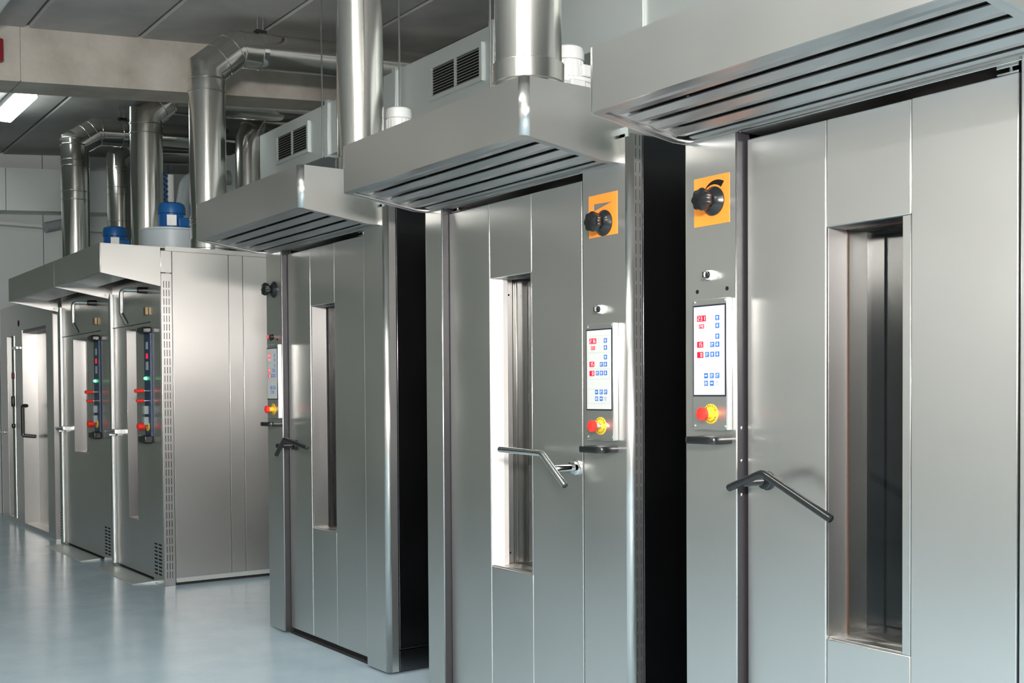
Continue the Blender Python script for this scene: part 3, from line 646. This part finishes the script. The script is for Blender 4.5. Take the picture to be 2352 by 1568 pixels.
# ------------------------------------------------------------------ flues, fans, ducts
def flue(label, x, y, r, z0, elbow=None, seams=(), base=0.0, hang=()):
    t = thing('flue_pipe', label, 'flue', (x, y, z0), 'polished steel flues')
    if elbow is None: pts = [(x, y, z0+base), (x, y, cz(y-r)-0.004)]
    else: pts = [(x, y, z0+base)]+[(x, a, b) for a, b in elbow]
    if elbow:
        cut = (x, y, pts[1][2]-0.13)
        tube('pipe', [pts[0], cut], r, 'flue_steel', t, 40, 25); tube('elbow_run', [cut]+pts[1:], r, 'flue_steel', t, 40, 25)
        d0 = (Vector(pts[2])-Vector(pts[1])).normalized()
        for q, dd in ((Vector(pts[1])+d0*0.11, d0), (Vector(pts[2])-d0*0.03, d0), (Vector(pts[2])+(Vector(pts[3])-Vector(pts[2])).normalized()*0.03, (Vector(pts[3])-Vector(pts[2])).normalized())):
            lathe('seam_ring', q-dd*0.005, dd, [(0, r), (0.002, r+0.004), (0.008, r+0.004), (0.01, r)], 'flue_steel', t, 40)
        for hy in hang:
            d = (Vector(pts[3])-Vector(pts[2])).normalized(); q = Vector(pts[2])+d*((hy-pts[2][1])/d.y)
            lathe('clamp_band', q-d*0.02, d, [(0, r+0.001), (0.002, r+0.004), (0.038, r+0.004), (0.04, r+0.001)], 'chrome', t, 40)
            for s in (-0.02, 0.02): cyl('hanger_rod', (x, q.y+s, q.z+r), (x, q.y+s, cz(q.y+s)+0.01), 0.006, 'chrome', t, 8)
            box('hanger_plate', x-0.03, x+0.03, q.y-0.035, q.y+0.035, q.z+r, q.z+r+0.02, 'dark_steel', t)
    else: tube('pipe', pts, r, 'flue_steel', t, 40, 25)
    for z in seams:
        lathe('seam_ring', (x, y, z-0.006), (0, 0, 1), [(0, r), (0.003, r+0.005), (0.009, r+0.005), (0.012, r)], 'flue_steel', t, 40)
    if base:
        lathe('base_collar', (x, y, z0), (0, 0, 1), [(0, r+0.004), (base, r+0.004), (base+0.004, r+0.008), (base+0.06, r+0.008), (base+0.064, r)], 'flue_steel', t, 40)
    return t
flue('wide polished flue rising from the middle rack oven hood', -2.832, -0.255, 0.104, 2.1305, None, (), 0.012)
flue('wide polished flue rising from the farthest rack oven hood', -4.362, -0.03, 0.10, 2.1305, None, (), 0.012)
flue('polished flue with elbow crossing before the concrete beam', -7.16, 0.33, 0.117, 2.1285, [(0.33, 3.30), (0.53, 3.468), (3.0, 3.645)], (3.235, 3.155, 2.30, 2.33), 0.01, (0.70,))
flue('polished flue whose elbow goes up behind the concrete beam', -8.45, 0.34, 0.117, 2.1285, [(0.34, 3.27), (0.50, 3.42), (3.0, 3.60)], (3.20, 3.13, 2.16), 0.01)
flue('leftmost polished flue, with many seam rings and elbow', -9.99, 0.22, 0.113, 2.051, [(0.22, 3.33), (0.40, 3.45), (3.0, 3.60)], (3.36, 3.31, 3.18, 3.13, 2.92, 2.85), 0.01, (0.62,))
flue('dim rear flue between the two leftmost flues, behind', -11.0, 0.88, 0.110, 2.05, [(0.88, 3.44), (1.0, 3.53), (3.0, 3.70)], (3.36, 3.30, 3.17, 3.10, 2.85, 2.78), 0.01)
flue('slim rear flue standing just left of the long duct end', -8.865, 1.3, 0.099, 2.129, [(1.3, 3.28), (1.38, 3.455), (3.0, 3.60)], (2.80, 2.73), 0.01)
def fan_motor(label, x, y, z0, rm, hm, col, housing=None, plate=True, legs=False):
    t = thing('fan_motor', label, 'motor', (x, y, z0), 'fan motors on the cabinet roofs')
    zb = z0
    if housing:
        hr, hh = housing
        lathe('fan_housing', (x, y, z0), (0, 0, 1), [(0, hr*0.97), (0.02, hr), (hh-0.015, hr), (hh-0.012, hr+0.006), (hh, hr+0.006)], 'fan_grey' if col == 'motor_blue' else 'motor_white', t, 48); zb = z0+hh
        if col == 'motor_blue':
            for k in range(4): a = PI/4+k*PI/2; cyl('mount_bolt', (x+rm*1.15*math.cos(a), y+rm*1.15*math.sin(a), zb), (x+rm*1.15*math.cos(a), y+rm*1.15*math.sin(a), zb+0.012), 0.007, 'chrome', t, 10)
    lathe('motor_body', (x, y, zb), (0, 0, 1), [(0, rm*1.02), (hm*0.1, rm*1.02), (hm*0.12, rm*0.94), (hm*0.58, rm*0.94), (hm*0.60, rm)], col, t, 40)
    bm = bmesh.new()
    for k in range(22):
        a = 2*PI*k/22; c, s = math.cos(a), math.sin(a); q0, q1 = rm*0.9, rm*1.0; wv = 0.0022
        P = [(x+q*c-s*wv*g, y+q*s+c*wv*g) for q, g in ((q0, -1), (q1, -1), (q1, 1), (q0, 1))]; a_prism(bm, P, 'z', zb+hm*0.12, zb+hm*0.58)
    finish('cooling_fins', bm, col, t)
    lathe('motor_cap', (x, y, zb+hm*0.60), (0, 0, 1), [(0, rm*1.06), (hm*0.2, rm*1.06), (hm*0.34, rm*0.98), (hm*0.39, rm*0.8), (hm*0.40, rm*0.3)], col, t, 40)
    if plate:
        d = (Vector((CAM.x, CAM.y, 0))-Vector((x, y, 0))).normalized()
        bm = bmesh.new(); a_box(bm, -rm*0.36, rm*0.36, -0.003, 0.004, hm*0.14, hm*0.52); bmesh.ops.rotate(bm, verts=bm.verts, matrix=Matrix.Rotation(math.atan2(d.x, -d.y), 3, 'Z'))
        bmesh.ops.translate(bm, verts=bm.verts, vec=(x+d.x*rm*1.0, y+d.y*rm*1.0, zb)); finish('rating_plate', bm, 'name_plate', t)
    box('terminal_box', x+rm*0.8, x+rm*1.45, y+rm*0.1, y+rm*0.9, zb+hm*0.08, zb+hm*0.42, col, t, r=0.006, seg=2)
    return t
fan_motor('blue fan motor on round grey housing beside the beam-crossing flue', -7.52, 0.21, 2.128, 0.085, 0.185, 'motor_blue', (0.205, 0.168))
fan_motor('smaller-looking blue fan motor above the short-window cabinet', -8.86, 0.22, 2.128, 0.085, 0.185, 'motor_blue', (0.205, 0.175))
fan_motor('pale grey fan motor beside the flue of the farthest rack oven', -4.40, 0.18, 2.1305, 0.056, 0.125, 'motor_white', (0.085, 0.205), plate=False)
m2 = fan_motor('pale grey fan motor half hidden behind the middle oven flue', -3.0, 0.03, 2.1305, 0.054, 0.12, 'motor_white', (0.09, 0.10), plate=False)
box('junction_box', -2.985, -2.90, -0.03, 0.03, 2.1305, 2.22, 'motor_white', m2, r=0.006, seg=2)
# long galvanised duct with two grilles
dt = thing('ventilation_duct', 'long galvanised rectangular duct with two grilles behind the rack oven flues', 'duct', (-4.8, 1.1, 2.71))
for a, b in ((-7.66, -6.57), (-6.565, -5.70), (-5.695, -4.71), (-4.705, -3.6), (-3.595, -2.2)):
    box('duct_section', a, b, 0.90, 1.40, 2.715, 3.045, 'galvanised', dt, r=0.004, seg=2)
for xs in (-6.567, -5.697, -4.707, -3.597): box('flange', xs-0.02, xs+0.02, 0.885, 1.415, 2.70, 3.06, 'galvanised', dt, r=0.002, seg=1)
for gx0, gx1, gz0, gz1 in ((-5.285, -4.815, 2.805, 2.955), (-7.335, -6.86, 2.805, 2.965)):
    bm = bmesh.new(); t_ = 0.022
    for a, b, c, d in ((gx0-t_, gx1+t_, gz1, gz1+t_), (gx0-t_, gx1+t_, gz0-t_, gz0), (gx0-t_, gx0, gz0, gz1), (gx1, gx1+t_, gz0, gz1)): a_box(bm, a, b, 0.885, 0.90, c, d)
    a_box(bm, (gx0+gx1)/2-0.006, (gx0+gx1)/2+0.006, 0.887, 0.90, gz0, gz1)
    g = finish('grille', bm, 'galvanised', dt); box('grille_back', gx0, gx1, 0.8985, 0.8998, gz0, gz1, 'black_matt', g)
    n = 10
    lm = None
    for k in range(n):
        zc = gz0+(gz1-gz0)*(k+0.5)/n
        if lm is None:
            lm = prism('slat', [(0.886, zc-0.004), (0.888, zc-0.0045), (0.898, zc+0.002), (0.896, zc+0.003)], 'x', gx0, gx1, 'galvanised', g); zc0 = zc
        else:
            c = lm.copy(); COL.objects.link(c); c.parent = g; c.location = (0, 0, zc-zc0)
for xs, yy in ((-5.60, 0.87), (-4.69, 0.87), (-6.59, 0.87)): cyl('hanger_rod', (xs, yy, 2.70), (xs, yy, cz(yy)+0.005), 0.005, 'chrome', dt, 8)
d3 = thing('rear_duct', 'short galvanised duct behind the slim rear flue', 'duct', (-9.0, 1.7, 2.4)); box('duct_body', -10.2, -8.3, 1.45, 1.85, 2.55, 3.31, 'galvanised', d3, r=0.004, seg=2); box('duct_foot', -9.4, -9.2, 1.55, 1.75, 0.0, 2.5505, 'galvanised', d3); box('duct_flange', -8.33, -8.29, 1.435, 1.865, 2.535, 3.325, 'galvanised', d3)
dw = thing('wall_duct', 'flat galvanised duct running along the far white wall', 'duct', (XL+0.15, 0.5, 3.05))
for a, b in ((-0.9, 0.1), (0.105, 1.25), (1.255, 2.6)):
    prism('duct_section', [(a, 3.045+0.06*a), (b, 3.045+0.06*b), (b, 3.465+0.07*b), (a, 3.465+0.07*a)], 'x', XL+0.004, XL+0.30, 'galvanised', dw)
tag(box('cable_tray', XL+0.004, XL+0.12, -0.9, 2.6, 2.93, 2.96, 'wall_panel'), 'pale narrow cable tray on the far wall below the duct', 'cable tray')
sp = thing('wall_spotlight', 'dark green wall spotlight pointing left under the far duct', 'lamp', (XL, 0.62, 2.93))
cyl('spot_body', (XL+0.10, 0.70, 2.99), (XL+0.16, 0.50, 2.93), 0.05, 'hose_grey', sp, 16); cyl('spot_arm', (XL+0.002, 0.70, 2.975), (XL+0.11, 0.70, 2.99), 0.012, 'dark_steel', sp, 8)
# flexible hose and coiled cable near the blue motor
tag(tube('flexible_hose', fillet([(-9.42, 0.95, 2.13), (-9.42, 0.95, 2.80), (-9.42, 0.99, 3.02), (-9.42, 1.36, 3.07)], 0.12, 8), 0.062, 'hose_grey', None, 20), 'grey flexible hose behind the blue motor, left of the beam-crossing flue', 'hose')
bm = bmesh.new(); a_tube(bm, [(-9.18+0.015*math.cos(k*0.9), 0.72+0.015*math.sin(k*0.9), 2.135+0.006*k) for k in range(146)], 0.008, 6)
tag(finish('coiled_cable', bm, 'cable_blue', None, 60), 'blue coiled cable hanging beside the white pipe and grey hose', 'cable')
tag(cyl('white_pipe', (-9.52, 0.88, 2.13), (-9.52, 0.88, 3.06), 0.026, 'switch_white', None, 16), 'thin white pipe between blue coil and grey hose', 'pipe')

# ------------------------------------------------------------------ ceiling lamps, alarm
def lamp(label, x0, x1, y, lit=True):
    L = thing('ceiling_lamp', label, 'lamp', ((x0+x1)/2, y, cz(y)), 'fluorescent ceiling lamps')
    z = cz(y)
    box('lamp_body', x0, x1, y-0.08, y+0.08, z-0.05, z+0.004, 'lamp_body', L, r=0.006, seg=2)
    box('diffuser', x0+0.02, x1-0.02, y-0.075, y+0.075, z-0.095, z-0.0505, ('lamp_tube', 'lamp_body', 'lamp_tube_dimmed')[0 if lit is True else 1 if not lit else 2], L, r=0.02, seg=3)
lamp('glowing fluorescent lamp under the ceiling beyond the concrete beam', -10.45, -9.45, -0.26, 'dimmed')
lamp('unlit fluorescent lamp at the top left corner before the beam', -7.60, -6.40, -0.945, False)
for x, y, w_ in ((-1.0, -3.7, 'out beyond the nearest rack oven'), (-2.6, -1.9, 'out in front of the middle rack oven'), (0.9, -2.95, 'above and behind the camera')):  # unseen lamps added to light the floor, walls and reflections
    lamp('unseen fluorescent ceiling lamp, added '+w_, x-0.6, x+0.6, y)
al = thing('fire_alarm', 'red alarm box on the concrete beam at the left edge', 'alarm', (-7.9, -0.83, 3.36))
box('housing', -7.9, -7.84, -0.92, -0.757, 3.345, 3.49, 'alarm_red', al, r=0.008, seg=3); box('cover', -7.84, -7.83, -0.90, -0.775, 3.36, 3.475, 'alarm_red', al, r=0.003, seg=2)
